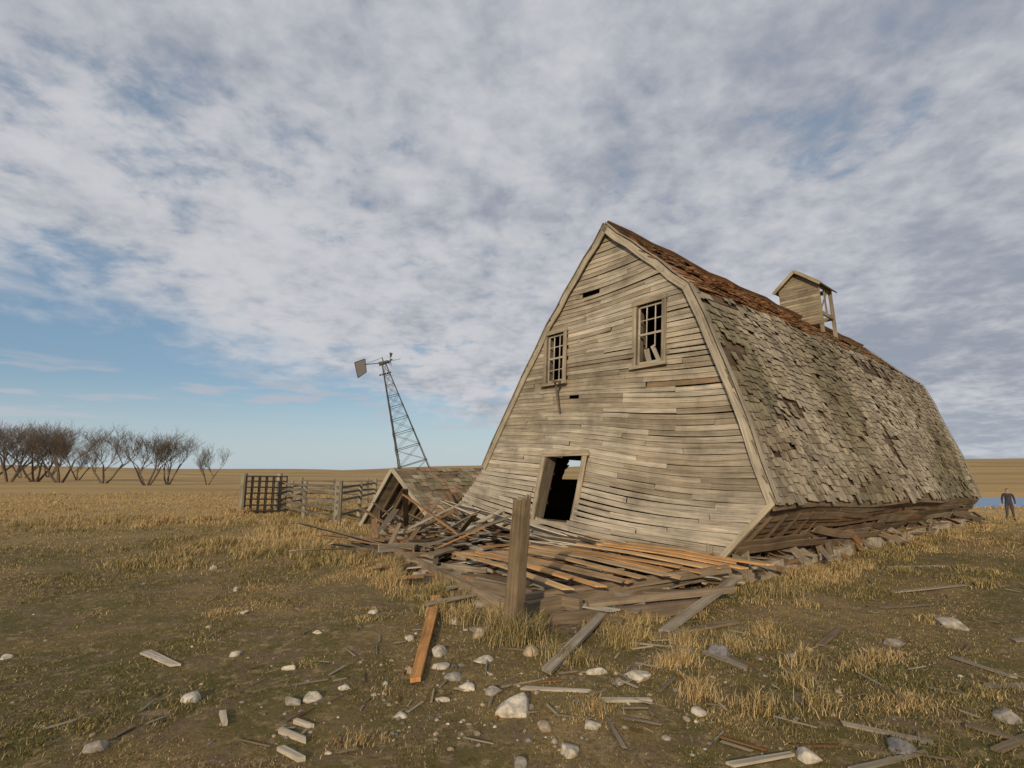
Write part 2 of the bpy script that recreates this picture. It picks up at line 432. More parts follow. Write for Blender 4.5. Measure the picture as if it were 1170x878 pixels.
for r in range(7):
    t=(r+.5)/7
    sw.strip([B(lerp(.2,LEN,q/6),lerp(.35,wb(lerp(.2,LEN,q/6))+.25,t),lerp(1.15,.05,t)) for q in range(7)],V((0,0,1))-W*.7,.23,.02,V((.07,.05,.035)))  # near-black backing strips: shade behind the skirt gaps painted as colour
for r in range(11):
    t=(r+.5)/11
    for a,e in (((0.3,9.5),(9.5,LEN)) if r>1 else ((0.3,3.2),(4.0,LEN))):
        sw.strip([B(lerp(a,e,q/4),lerp(7.85,8.9,t),lerp(2.1,.05,t)-.45*lerp(a,e,q/4)/LEN*(1-t)) for q in range(5)],V((0,0,1))+W*-.4,.23,.02,V((.14,.11,.08))*U(.7,1.2))
sw.obj('side_walls',[M_wood],barn)
ff=MB()
for i in range(12):
    for j in range(5):
        def fp(i,j):
            s=.5+i*1.45; w=1.5+j*1.42; p=B(s,w,0); p.z=tz(p.x,p.y)+.12+.25*nz(s*.7,w*.8,2); return p
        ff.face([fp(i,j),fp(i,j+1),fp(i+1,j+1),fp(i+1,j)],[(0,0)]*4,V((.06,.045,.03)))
ff.obj('barn_floor',[M_stone],barn)

fo=MB(); A0=V((.55,7.05,0)); A1=V((18.1,21.35,0)); fd=(A1-A0).normalized(); fl=(A1-A0).length
s=3.6
while s<fl:
    e=min(fl,s+U(.5,1.6)); pts=[]
    for q in range(4):
        p=A0+fd*lerp(s+.01,e-.01,q/3)+W*U(-.01,.03)-W*.16; p.z=tz(p.x,p.y)+.05+nz(s*.7,q,1)*.04; pts.append(p)
    fo.strip(pts,V((0,0,1)),.36+U(-.03,.05),.30,(1,1,1)); s=e
fo.obj('foundation',[M_conc],barn)

# cupola
cu=MB(); cs,cw,cz=12.2,3.38,7.45; h=.65; zt=8.88; zp=9.42
def C(a,b_,z): 
    q=(z-cz)*.05; return B(cs+a,cw+b_+q*.6,z)
cc=V((.30,.25,.17))
for a in(-h,h):
    for b_ in (-h,h): cu.strip([C(a,b_,cz-.5),C(a,b_,zt)],D,.11,.11,cc*U(.8,1.1))
for r in range(14):
    z=cz-.1+r*.115
    if z<zt+.02: cu.strip([C(-h-.065,-h-.03,z),C(-h-.065,h+.03,z)],V((0,0,1))+D*.12,.12,.02,cc*U(.7,1.15))
for r in range(5):
    z=zt+.03+r*.1; hw=(h)*(1-(z-zt)/(zp-zt))
    cu.strip([C(-h-.065,-hw,z),C(-h-.065,hw,z)],V((0,0,1))+D*.12,.11,.02,cc*U(.7,1.15))
for b_ in (-h,h):
    cu.strip([C(-h,b_*1.0,zt-.06),C(h,b_*1.0,zt-.06)],V((0,0,1)),.16,.06,cc)
    cu.strip([C(-h,b_*1.0,cz+.28),C(h,b_*1.0,cz+.28)],V((0,0,1)),.14,.06,cc*.8)
cu.strip([C(-h+.05,-h,cz+.35),C(h-.35,-h,zt-.15)],V((0,0,1)),.07,.03,cc*1.1)
cu.strip([C(0.0,-h,cz+.3),C(0.0,-h,zt-.1)],D,.07,.05,cc*.9)
cu.strip([C(h,-h,zt-.06),C(h,h,zt-.06)],V((0,0,1)),.16,.06,cc); cu.strip([C(h,-h,cz+.28),C(h,h,cz+.28)],V((0,0,1)),.14,.06,cc)
for sg in (-1,1):
    for k in range(5):
        t=(k+.5)/5*1.28
        b_=sg*t*h*1.0; z=zp+.04-(zp-zt)*t+.01
        cu.strip([C(-h-.22,b_,z),C(h+.22,b_,z)],W*sg+V((0,0,-(zp-zt)/h)),.235,.04,V((.2,.165,.11))*U(.7,1.15))
    cu.strip([C(-h-.25,0,zp+.03),C(-h-.25,sg*h*1.3,zp+.03-(zp-zt)*1.3)],V((0,0,1)),.12,.03,cc*1.15)
cu.obj('cupola',[M_wood],barn)

# ------------------------------------------------------------ debris of the collapsed front
debris=empty('barn_wreckage')
dm=MB()
pal=[V((.30,.25,.18)),V((.36,.315,.235)),V((.24,.185,.12)),V((.34,.20,.10)),V((.15,.11,.07)),V((.42,.375,.30))]
A=V((.55,7.0,0));Bp=V((-2.9,12.6,0));FRc=V((3.7,9.6,0));FLc=V((-1.6,15.8,0))
def dreg(u_,v_): return A.lerp(Bp,u_).lerp(FRc.lerp(FLc,u_),v_)
for k in range(360):
    u_=U(-.03,1.12); v_=U(-.03,1.0)
    if R()<.35: u_=U(.5,1.15)
    p=dreg(u_,v_)
    hi=1 if u_>.62 else .45
    zb=.05+.08*R()+(.32*v_*R()+.16*R())*hi
    r_=R()
    if r_<.46: a=math.atan2(W.y,W.x)+U(-.25,.25)
    elif r_<.76: a=math.atan2(D.y,D.x)+U(-.3,.3)
    else: a=U(0,math.pi)
    L=U(.5,2.6); dz=U(-.08,.08)*L*.6*hi
    dr=V((math.cos(a),math.sin(a),0)); g=tz(p.x,p.y)
    p0=p-dr*L/2; p1=p+dr*L/2; p0.z=max(g+.02,g+zb-dz); p1.z=max(g+.02,g+zb+dz)
    sd=V((-dr.y,dr.x,U(-.35,.35)))
    if R()<.08: sd=V((0,0,1))
    dm.strip([p0,p0.lerp(p1,.5)+V((0,0,U(-.03,.02))),p1],sd,U(.07,.2),U(.018,.035),random.choice(pal)*U(.6,1.15),0,U(.07,.2),ragged=.05)
for (a,b_,w,c) in [((.2,7.1,.16),(4.0,9.5,.30),.2,.9),((.5,6.95,.08),(2.6,7.6,.1),.16,.7),((0.2,7.3,.26),(3.5,8.9,.36),.12,1.0),((-.6,8.4,.22),(.9,7.2,.2),.16,.8),((-.5,8.2,.12),(-2.9,12.4,.2),.2,1.0),((-.1,7.5,.1),(-1.2,9.4,.12),.2,1.2),((1.0,7.2,.22),(3.2,7.9,.25),.08,1.1)]:
    dm.strip([a,b_],V((0,0,1)),w,.09,V((.24,.185,.125))*c,ragged=.05)
# orange-brown fallen sheathing panel
for k in range(17):
    st=V((-1.05,10.1,.40))+V((.205,.03,.010))*k; L=3.5-.05*k-U(0,.5); ang=math.radians(-59+k*1.5+U(-2,2))
    en=st+V((math.cos(ang),math.sin(ang),0))*L; en.z=.40+U(-.02,.05); st.z+=U(-.02,.06)
    dm.strip([st,st.lerp(en,.5)+V((0,0,U(.0,.05))),en],V((.8,.5,0)),U(.13,.18),.022,random.choice([V((.52,.30,.13)),V((.47,.27,.12)),V((.38,.27,.16)),V((.54,.36,.18))])*U(.78,1.12),ragged=.08)
for k in range(7):
    pts=[]
    for q in range(9):
        t=q/8; w=lerp(9.4,3.0+k*.3,t); z=lerp(1.0,.42,t**.7)-.10*k*.9+.10*math.sin(t*5+k)+.03; z=max(z,.18)
        pts.append(B(-.25-.16*k-.25*math.sin(math.pi*t),w,z))
    dm.strip(pts,V((0,0,.5))-D*.8,.17,.018,V((.48,.43,.35))*U(.9,1.12),ragged=.05)
for k in range(14):
    w=U(1.4,4.6); pts=[B(-.25-U(0,.5),w+1.4,.45+U(-.1,.1)),B(-.3-U(0,.6),w-U(.2,.9),.30+U(-.1,.12))]
    dm.strip(pts,V((0,0,.6))-D*.8,.16,.02,random.choice([V((.46,.41,.32)),V((.42,.27,.14)),V((.36,.31,.23))])*U(.85,1.1),ragged=.05)
for k in range(60):
    p=V((U(-3.6,-.6),U(11.5,16.5),0)); L=U(.8,2.4); a=U(0,6.28); el=U(.02,.5); z=U(.1,.5)
    d_=V((math.cos(a)*math.cos(el),math.sin(a)*math.cos(el),math.sin(el)))
    dm.strip([p+V((0,0,z)),p+V((0,0,z))+d_*L],V((-d_.y,d_.x,.2)),U(.08,.18),.025,random.choice(pal)*U(.5,1.05),ragged=.06)
dm.obj('broken_planks',[M_wood],debris)
mo=MB(); g=24
def mp(i,j):
    u_=i/g*1.24-.12; v_=j/g*1.25-.1; p=dreg(u_,v_); ed=min(1,max(0,min(i,j,g-i)/3.)); 
    p.z=tz(p.x,p.y)-.05+ed*(.13+.07*nz(p.x*1.5,p.y*1.5)); return p
for i in range(g):
    for j in range(g): mo.face([mp(i,j),mp(i,j+1),mp(i+1,j+1),mp(i+1,j)],[(0,0)]*4,V((.13,.095,.055)))
mo.obj('dirt_and_rubble',[M_stone],debris)

# collapsed lean-to
shed=MB(); r0=V((-3.75,16.8,2.0)); 
for sg,ex in ((1,V((1.25,-.2,-1.5))),(-1,V((-1.1,.75,-1.75)))):
    nb=13
    for k in range(nb):
        t=(k+.5)/nb; a=r0+ex*t; e=a+D*3.6+V((0,0,.02+U(-.03,.03)))
        shed.strip([a,a.lerp(e,.5)+V((0,0,-.06)),e],ex,ex.length/nb*.98,.025,V((.24,.19,.13))*U(.6,1.1))
    nc=13
    for k in range(nc):
        s=0
        while s<3.6:
            w=U(.14,.3)
            if nz(s*1.1,k*.4,sg*3)<.18:
                a=r0+ex*(k/nc)+D*s+V((0,0,.045)); b2=a+D*(w-.008); dn=ex*(1.1/nc)+V((0,0,.03*R()))
                c=random.choice([V((.27,.24,.165)),V((.22,.20,.13)),V((.33,.21,.13)),V((.33,.285,.205))])*U(.7,1.2)
                uo,vo=R()*30,R()*30
                f_=[a,b2,b2+dn,a+dn]
                if sg<0: f_=f_[::-1]
                shed.face(f_,[(uo,vo),(uo,vo+w),(uo+.2,vo+w),(uo+.2,vo)],c)
            s+=w
    shed.strip([r0-D*.05,r0+ex*1.04-D*.05],V((0,0,1)),.12,.04,V((.36,.32,.25)))
for k in range(8):
    s=.4+k*.42
    for ex in (V((1.25,-.2,-1.5)),V((-1.1,.75,-1.75))):
        shed.strip([r0+D*s-V((0,0,.08)),r0+ex+D*s-V((0,0,.08))],D,.05,.1,V((.15,.11,.07)))
for k in range(9):
    z=.3+k*.18; t=(2.0-z)/1.6
    shed.strip([r0+D*2.2+V((-1.05*t,.7*t,-(2.0-z))),r0+D*2.2+V((1.2*t,-.2*t,-(2.0-z)))],V((0,0,1)),.185,.02,V((.05,.04,.03)))  # near-black boards inside; shade of the gable opening is in their colour
for k in range(12):
    p=V((U(-4.6,-2.6),U(15.6,16.8),U(.1,.4))); shed.strip([p,p+V((U(-.9,.9),U(-.5,.6),U(.1,.7)))],V((.3,1,.2)),.12,.025,random.choice(pal)*U(.6,1.1),ragged=.05)
shed.obj('collapsed_lean_to',[M_wood])

# ------------------------------------------------------------ front wooden post
po=MB(); n=10; rings=[]
for k in range(n):
    t=k/(n-1); z=-.2+1.80*t; hw=.098*(1-.05*t)+.005*math.sin(k*2.1); cx=-.02+.14*t; cy=6.3
    ring=[]
    for j in range(20):
        a=j/20*2*math.pi+.45; rr=hw/max(abs(math.cos(a-.45)),abs(math.sin(a-.45)))**.75*(1+.05*nz(j*1.3,k*.3,3)); 
        ring.append(V((cx+rr*math.cos(a+.35),cy+rr*math.sin(a+.35),z+(.07*nz(j*.9,2,1)+.03*math.cos(a) if k==n-1 else 0))))
    rings.append(ring)
for k in range(n-1):
    for j in range(20):
        j2=(j+1)%20; t=k*.2
        po.face([rings[k][j],rings[k][j2],rings[k+1][j2],rings[k+1][j]],[(t,j*.05),(t,j*.05+.05),(t+.2,j*.05+.05),(t+.2,j*.05)],V((.20,.15,.092)))
cen=sum(rings[-1],V())/20-V((0,0,.02))
for j in range(20): po.face([rings[-1][j],rings[-1][(j+1)%20],cen],[(0,0),(0,.06),(.1,.03)],V((.25,.2,.14)))
po.obj('wooden_post',[wood('post_wood',1.0,70,.7,1.0)])

# ------------------------------------------------------------ loose planks on the ground
lp=MB()
def gp(x,y,dz=.03): return V((x,y,tz(x,y)+dz))
def plank(x0,y0,x1,y1,w,c,z0=.015,z1=.015,t=.03):
    a=gp(x0,y0,z0); b_=gp(x1,y1,z1)
    lp.strip([a,b_],V((-(y1-y0),x1-x0,U(-.12,.12)*math.hypot(x1-x0,y1-y0))),w,t,c,0,w*U(.55,1.05),ragged=min(.06,w*.6))
OR=V((.47,.235,.08)); GY=V((.29,.25,.185)); PL=V((.44,.39,.30)); DK=V((.2,.155,.1))
plank(-1.14,8.35,-.88,5.15,.15,OR,.1,.05,.04)
plank(-3.95,6.05,-3.3,5.55,.11,PL,.03,.02,.02); plank(.33,5.3,1.15,7.0,.12,GY,.04,.14); plank(1.85,6.75,3.3,8.2,.15,GY,.04,.3); plank(1.7,6.6,2.9,7.2,.11,DK)
plank(2.1,6.05,2.3,5.5,.12,GY); plank(-1.65,4.1,-1.42,3.92,.045,PL); plank(-1.75,4.35,-1.5,4.2,.045,PL); plank(-1.7,4.5,-1.55,4.42,.04,PL); plank(-2.3,4.55,-2.2,4.4,.045,PL)
for q in [(5.7,6.4,6.7,6.55,.08,GY),(4.6,5.85,4.7,5.3,.09,GY),(2.5,4.35,2.95,4.05,.05,GY),(1.45,3.85,1.9,3.96,.05,PL),(.75,4.7,1.15,4.75,.06,PL),(6.2,9.0,7.6,9.2,.09,GY),(4.2,5.05,5.0,5.12,.07,GY),(3.4,4.3,3.62,4.0,.08,DK),(5.2,7.8,6.1,8.05,.08,DK),(3.4,6.2,4.0,6.8,.08,DK),(7.5,11,9,11.3,.1,GY),(-.1,6.0,.6,5.9,.07,DK),(-.5,6.9,-.2,6.3,.1,GY),(.1,5.0,.65,4.87,.05,PL),(1.3,6.3,1.8,6.2,.06,GY),(3.3,3.95,4.0,4.25,.06,DK),(2.2,3.75,2.8,3.93,.045,GY)]:
    plank(*q[:4],q[4],q[5]*U(.75,1.05),t=.018)
for k in range(260):
    if R()<.7: x=random.gauss(.9,1.9); y=4+abs(random.gauss(0,2.2))
    else: x=U(1,9); y=U(3.6,12)
    if R()<.08: x=U(-4,-1); y=U(4,8)
    rel=V((x,y,0))-O; 
    if rel.dot(W)>1.4 and rel.dot(D)>-3: continue
    a=U(0,3.14); L=U(.03,.2)*(1+R()); w=U(.008,.03)
    plank(x,y,x+L*math.cos(a),y+L*math.sin(a),w,random.choice([PL*.8,GY,GY,DK,OR*.5])*U(.6,1.05),.012,.012+.02*R(),.008)
lp.obj('loose_planks',[M_wood])

# ------------------------------------------------------------ fieldstones
import bmesh
def ico(n):
    bm=bmesh.new(); bmesh.ops.create_icosphere(bm,subdivisions=n,radius=1); a=[v.co.copy() for v in bm.verts]; b=[[v.index for v in f.verts] for f in bm.faces]; bm.free(); return a,b
iv,iff=ico(3); iv1,iff1=ico(1)
sv=[];sf=[];sc=[]
def stone(x,y,r,c,zf=.5):
    iv_,if_=(iv,iff) if r>.045 else (iv1,iff1)
    o=R()*100; a=U(0,6.28); ex=U(.95,1.6); base=len(sv); g=tz(x,y)
    planes=[(V((U(-1,1),U(-1,1),U(-.3,1))).normalized(),U(.5,.8)) for _ in range(8)]
    for p in iv_:
        k=1+.25*noise.noise(p*1.1+V((o,0,0)))+.10*noise.noise(p*3+V((0,o,0)))
        pp=p*k
        for nn,dd in planes:
            e=pp.dot(nn)-dd
            if e>0: pp=pp-nn*e*.9
        q=V((pp.x*ex,pp.y,pp.z*.62))*r
        sv.append((x+q.x*math.cos(a)-q.y*math.sin(a),y+q.x*math.sin(a)+q.y*math.cos(a),g+q.z+r*.12))
    for f in if_: sf.append([i+base for i in f]); sc.append(c)
WS=V((.48,.43,.34)); GS=V((.30,.27,.22)); TS=V((.38,.30,.2)); BS=V((.2,.19,.18))
for q in [(.03,4.63,.17,WS),(.39,3.98,.09,WS),(1.16,5.25,.11,WS),(-2.7,4.79,.09,WS),(-2.84,3.95,.08,GS),(-1.72,4.9,.08,WS),(-1.85,4.82,.07,GS),(-.77,6.0,.10,WS),(-.7,5.6,.07,WS),(-.55,5.35,.09,GS),(2.68,4.0,.11,BS),(2.0,3.93,.08,WS),(5.5,7.0,.16,GS),(-5.3,5.9,.06,WS),(-1.5,5.1,.05,WS),(-.15,5.0,.09,GS),(.2,5.9,.12,TS),(-.3,5.7,.08,WS),(1.8,5.9,.1,GS),(3.8,4.4,.09,GS),(-6,11,.1,WS),(-.35,6.6,.14,TS),(-.7,7.2,.13,WS),(-.2,6.95,.13,GS),(-1.1,7.9,.13,WS),(-1.4,8.6,.13,TS),(2.2,6.0,.14,BS),(4.3,6.3,.11,GS),(3.0,5.9,.09,GS),(.8,5.35,.08,WS),(-.9,4.6,.05,WS),(-2.3,6.6,.05,WS),(0.05,3.85,.06,GS),(-3.6,7.5,.06,WS),(-2.9,5.9,.06,WS),(-2.2,5.6,.05,WS),(-1.2,6.5,.06,WS),(.6,4.3,.06,WS),(1.5,4.6,.06,WS),(-4.5,9,.07,WS),(-1.9,7.6,.07,WS),(-.4,5.1,.07,WS),(.5,5.6,.07,GS),(-1.0,5.5,.06,TS),(.25,4.3,.06,TS),(-.6,4.9,.05,WS)]:
    stone(*q[:3],q[3]*U(.8,1.05))
for k in range(34):
    t=R(); p=A.lerp(Bp,t)-D*U(-.1,.35); stone(p.x,p.y,U(.06,.15),random.choice([WS,GS,TS])*U(.6,1.0))
for k in range(540):
    if R()<.65: x=random.gauss(0,1.7); y=4.0+abs(random.gauss(0,2.0))
    else: x=U(-7,9); y=U(3.6,13)
    rel=V((x,y,0))-O
    if rel.dot(W)>1.4 and rel.dot(D)>-3: continue
    stone(x,y,U(.008,.028)*(1 if R()<.85 else 1.6),random.choice([WS,GS,TS,TS,BS])*U(.5,1.0))
me=bpy.data.meshes.new('fieldstones'); me.from_pydata(sv,[],sf)
ca=me.color_attributes.new("Col",'FLOAT_COLOR','CORNER'); cc_=np.ones((len(sf)*3,4),dtype=np.float32); cc_[:,:3]=np.repeat(np.array([tuple(c) for c in sc],dtype=np.float32),3,axis=0); ca.data.foreach_set("color",cc_.ravel())
me.materials.append(M_stone); me.polygons.foreach_set("use_smooth",np.ones(len(sf),dtype=bool)); me.update()
scene.collection.objects.link(bpy.data.objects.new('fieldstones',me))

# ------------------------------------------------------------ windmill
wm=MB(); base=V((-6.3,38,0)); head=V((-9.35,37.6,9.7)); ax=(head-base).normalized(); wx=V((1,.15,0)); wx=(wx-ax*wx.dot(ax)).normalized(); wy=ax.cross(wx); H=(head-base).length
def wp(i,j,t):
    hw=lerp(1.35,.13,t); return base+ax*H*t+wx*hw*i+wy*hw*j
mc=(.2,.19,.18)
cor=[(-1,-1),(1,-1),(1,1),(-1,1)]
lv=[0,.13,.26,.38,.49,.59,.68,.76,.84,.92,1]
for c in cor: wm.tube(wp(*c,0)-ax*1,wp(*c,1),.045,.04,mc,4)
for a,b_ in zip(lv[:-1],lv[1:]):
    for k in range(4):
        c,d_=cor[k],cor[(k+1)%4]
        wm.tube(wp(*c,b_),wp(*d_,b_),.025,.025,mc,3); wm.tube(wp(*c,a),wp(*d_,b_),.014,.014,mc,3); wm.tube(wp(*d_,a),wp(*c,b_),.014,.014,mc,3)
for k in range(26):
    t=k/26; wm.tube(wp(-.9,-1,t)+V((-.02,-.05,0)),wp(-.9,-1,t)+V((.3*(1-t*.7),-.05,0)),.012,.012,mc,3)
for k in range(5): wm.strip([wp(-1,-1,.93)+wx*(-.25+.18*k),wp(-1,1,.93)+wx*(-.25+.18*k)],wx,.14,.03,V((.2,.16,.12)))
hb=head+ax*.1
wm.tube(hb-wx*.35,hb+wx*.35,.15,.12,mc,8); wm.tube(hb,hb+ax*.45,.05,.03,mc,6)
tail=hb+V((-1.35,-.1,-.15)); wm.tube(hb,tail,.035,.03,mc,4); wm.tube(hb+ax*.4,tail,.02,.02,mc,3)
tv=[tail+V((-.75,0,.15)),tail+V((.0,0,.42)),tail+V((.15,0,-.55)),tail+V((-.45,0,-.98))]
for off in(0,.03):
    q=[p+V((0,off,0)) for p in tv]; wm.face(q if off==0 else q[::-1],[(0,0)]*4,(.35,.36,.37))
for a_,b_ in zip(tv,tv[1:]+tv[:1]): wm.tube(a_,b_,.03,.03,mc,4)
hub=hb+V((.55,-.25,.1)); wm.tube(hb,hub,.06,.06,mc,6)
for k in range(6):
    a=k*math.pi/3+.3; e=hub+V((.25*math.cos(a),-.1,math.sin(a)))*(.6 if k%2 else .4); wm.tube(hub,e,.02,.015,mc,3)
    if k in (0,1,3): wm.strip([hub.lerp(e,.45),e],V((.5,.6,.2)),.12,.01,V((.3,.3,.3)),0,.3)
wm.tube(hub,hub+V((.75,-.1,.12)),.02,.015,mc,3)
wm.obj('windmill',[M_metal])

# ------------------------------------------------------------ corral
co_=MB(); P1=V((-12.4,24.7,0));P2=V((-11.3,26.0,0));P3=V((-6.4,19.8,0));P4=V((-6.9,27,0));P5=V((-13,33,0));P6=V((-7,33.5,0))
gc=V((.30,.27,.20))
def fpost(p,h,r): 
    g=tz(p.x,p.y); co_.tube(V((p.x,p.y,g-.2)),V((p.x+U(-.04,.04),p.y,g+h)),r,r*.92,gc*U(.8,1.1),9)
fpost(P1,1.85,.15); fpost(P2,1.85,.13); fpost(P3,1.62,.15); fpost(P4,1.6,.12); fpost(P5,1.6,.12); fpost(P6,1.5,.12)
for a,b_,n_ in ((P2,P3,2),(P3,P4,2),(P2,P5,2),(P5,P6,3),(P6,V((-2,33,0)),3)):
    for k in range(1,n_): fpost(a.lerp(b_,k/n_),1.5,.09)
    for z in (.3,.6,.88,1.14,1.38):
        if R()<.1: continue
        co_.strip([a+V((0,-.17,z+U(-.05,.05))),a.lerp(b_,.5)+V((0,-.17,z+U(-.05,.03))),b_+V((0,-.17,z-.03+U(-.05,.05)))],V((0,0,1)),.09,.04,V((.17,.15,.115))*U(.7,1.15))
co_.obj('corral_fence',[M_wood])
ga=MB(); g0=P1+V((.2,-.2,0))
for off in (0,.45):
    a=g0+V((off*.3,off*.6,0)); e=a+V((1.5,.3,0))
    for z in (.15,.42,.69,.96,1.23,1.5,1.72): ga.tube(a+V((0,0,z)),e+V((0,0,z-.02)),.03,.03,(.05,.05,.05),6)
    for t in (0,.2,.4,.6,.8,1): ga.tube(a.lerp(e,t)+V((0,0,.05)),a.lerp(e,t)+V((0,0,1.74)),.028,.028,(.05,.05,.05),6)
ga.obj('cattle_gate',[M_dark])

# ------------------------------------------------------------ bare trees
def tree_mesh(seed,h,spread,stems):
    random.seed(seed); t=MB()
    def br(p,d_,L,r,dep):
        segs=3 if dep<2 else 2
        for k in range(segs):
            d_=(d_+V((U(-1,1),U(-1,1),U(-.5,.7)))*.20).normalized(); q=p+d_*L/segs; r2=r*(.86 if dep<4 else .7)
            t.tube(p,q,r,r2,V((.12,.098,.078))*U(.8,1.2),5 if dep<2 else 3); p=q; r=r2
            if dep<5 and (k>0 or dep>0):
                for _ in range(2 if dep>0 else 1):
                    if dep==4 and R()<.25: continue
                    a=U(.4,.95); ax_=V((U(-1,1),U(-1,1),U(-.2,.5))).normalized()
                    nd=(d_*math.cos(a)+ax_*math.sin(a)+V((0,0,.16))).normalized(); br(p,nd,L*U(.58,.8),max(.014,r*.6),dep+1)
    for k in range(stems):
        a=k/stems*6.28+U(-.5,.5); sp_=U(.2,1)*spread
        br(V((math.cos(a)*.25,math.sin(a)*.25,-.3)),V((math.cos(a)*sp_,math.sin(a)*sp_,1)).normalized(),h*.42,h*.020,0)
    me_=t.obj('tmp',[M_bark]); m=me_.data; bpy.data.objects.remove(me_); return m
TM=[tree_mesh(11,10,.7,4),tree_mesh(12,10,1.0,3),tree_mesh(13,10,.85,4)]
for px,yy_,h_,mi,wf,rz in [(10,105,13.5,0,1,0),(-18,108,13.5,1,1,1),(40,106,12.5,2,1.0,2),(68,100,12,0,1.0,4),(-40,95,11,2,1,.5),(88,125,9,1,1,2.5),(118,92,10.5,1,1.0,3),(168,79,8.6,2,1.0,1.2),(192,84,8.8,0,.85,2.2),(237,82,6.6,1,.75,5),(25,140,11,1,1,.3),(55,150,12,0,1,1.3)]:
    x=(px-585)/610*yy_; o=bpy.data.objects.new('bare_tree',TM[mi]); o.location=(x,yy_,tz(x,yy_)); s_=h_/10*.95; o.scale=(s_*wf,s_*wf,s_); o.rotation_euler=(0,0,rz); scene.collection.objects.link(o)
random.seed(99)

# ------------------------------------------------------------ grass
def vnoise(x,y,sc,seed):
    r=np.random.default_rng(seed).random((256,256)); x=x*sc+1000;y=y*sc+1000; xi=np.floor(x).astype(int);yi=np.floor(y).astype(int);fx=x-xi;fy=y-yi
    fx=fx*fx*(3-2*fx);fy=fy*fy*(3-2*fy); a=r[xi%256,yi%256];b_=r[(xi+1)%256,yi%256];c=r[xi%256,(yi+1)%256];d_=r[(xi+1)%256,(yi+1)%256]
    return (a*(1-fx)+b_*fx)*(1-fy)+(c*(1-fx)+d_*fx)*fy
def grass(name,x,y,h,wid,lean,col):
    n=len(x); a=rng.random(n)*6.283; z=th(x,y)-.01
    la=rng.random(n)*6.283; lx=np.cos(la)*lean*h+.12*h; ly=np.sin(la)*lean*h
    dx=np.cos(a)*wid/2; dy=np.sin(a)*wid/2
    v=np.zeros((n,5,3),dtype=np.float32)
    v[:,0]=np.stack([x-dx,y-dy,z],-1); v[:,1]=np.stack([x+dx,y+dy,z],-1)
    mx=x+lx*.35; my=y+ly*.35; mz=z+h*.6
    v[:,2]=np.stack([mx-dx*.7,my-dy*.7,mz],-1); v[:,3]=np.stack([mx+dx*.7,my+dy*.7,mz],-1)
    v[:,4]=np.stack([x+lx,y+ly,z+h*(1-.3*lean)],-1)
    b0=(np.arange(n)*5)[:,None]; tri=np.concatenate([b0+0,b0+1,b0+3,b0+0,b0+3,b0+2,b0+2,b0+3,b0+4],1).reshape(-1)
    me=bpy.data.meshes.new(name); me.vertices.add(n*5); me.vertices.foreach_set("co",v.ravel())
    me.loops.add(n*9); me.loops.foreach_set("vertex_index",tri.astype(np.int32)); me.polygons.add(n*3)
    me.polygons.foreach_set("loop_start",np.arange(0,n*9,3,dtype=np.int32)); me.polygons.foreach_set("loop_total",np.full(n*3,3,dtype=np.int32))
    me.update(calc_edges=True)
    ca=me.color_attributes.new("Col",'FLOAT_COLOR','POINT'); c=np.ones((n,5,4),dtype=np.float32); c[:,:,:3]=col[:,None,:]; ca.data.foreach_set("color",c.ravel())
    me.materials.append(M_grass); o=bpy.data.objects.new(name,me); scene.collection.objects.link(o)
def inside(x,y):
    rx=x-O.x; ry=y-O.y; s=rx*D.x+ry*D.y; w=rx*W.x+ry*W.y
    a=(s>-.3)&(s<18.9)&(w>.95-.045*np.maximum(s,0))&(w<9.0)
    b_=(s>-3.9)&(s<=-.3)&(w>1.15)&(w<8.6)&(s>-4.3+.28*(w-1.3)*.6)
    return a|b_
def ontrack(x,y):
    w=-(x-O.x)*.6553+(y-O.y)*.7554+(vnoise(x,y,.8,77)-.5)*1.0
    return ss(-6.4,-5.4,w)*(1-ss(-3.0,-2.0,w))*ss(5,9,x)
def cols(n,x,y,tall=False):
    g=vnoise(x,y,.33,3)*.55+vnoise(x,y,1.3,4)*.45
    tanc=np.array([.39,.275,.125]); grn=np.array([.145,.13,.040]); br=np.array([.20,.14,.068]); pale=np.array([.50,.385,.20])
    k=rng.random(n)
    wl=np.clip((g-.55)*3.5+ (y-8.5)*.07+(.35 if tall else 0),0,1)*(1-.7*ontrack(x,y))
    c=grn[None]*(1-wl[:,None])+tanc[None]*wl[:,None]
    m=k<.28; c[m]=br*.6+c[m]*.4; m=k>(.82 if not tall else .5); c[m]=c[m]*.35+pale*.65
    return (c*(.7+.6*rng.random(n))[:,None]).astype(np.float32)
n=620000
ang=(rng.random(n)-.5)*math.radians(108); r=2.4*np.exp(rng.random(n)*math.log(62/2.4)); x=r*np.sin(ang); y=r*np.cos(ang)
cl=vnoise(x,y,1.1,7)*.40+vnoise(x,y,3.0,8)*.35+vnoise(x,y,8,9)*.25; tk=ontrack(x,y)
keep=(cl*1.15-.075+rng.random(n)*.42-.35*tk>.64)&(~inside(x,y)); x,y,r,cl,tk=x[keep],y[keep],r[keep],cl[keep],tk[keep]; n=len(x)
tallm=vnoise(x,y,.30,21)*.6+vnoise(x,y,1.1,22)*.4
h=(.009+.028*rng.random(n))*(.5+1.0*cl)*(1+(1.0+ss(9,14,y)*1.5+ss(1,4,x)*.8)*np.clip((tallm-.57)*5,0,1)*(1-tk))
h*=1+np.clip((r-9)/12,0,2.2)
wid=.0035*(1+r/5.5)
grass('short_dry_grass',x,y,h,wid,.35+.9*rng.random(n),cols(n,x,y))
cx=[];cy=[];ch=[];cr=[]
def tuft(x,y,h,r,n=1):
    cx.append(x);cy.append(y);ch.append(h);cr.append(r)
for k in range(8): tuft(U(-.28,.3),U(6.0,6.5),U(.25,.45),.16)
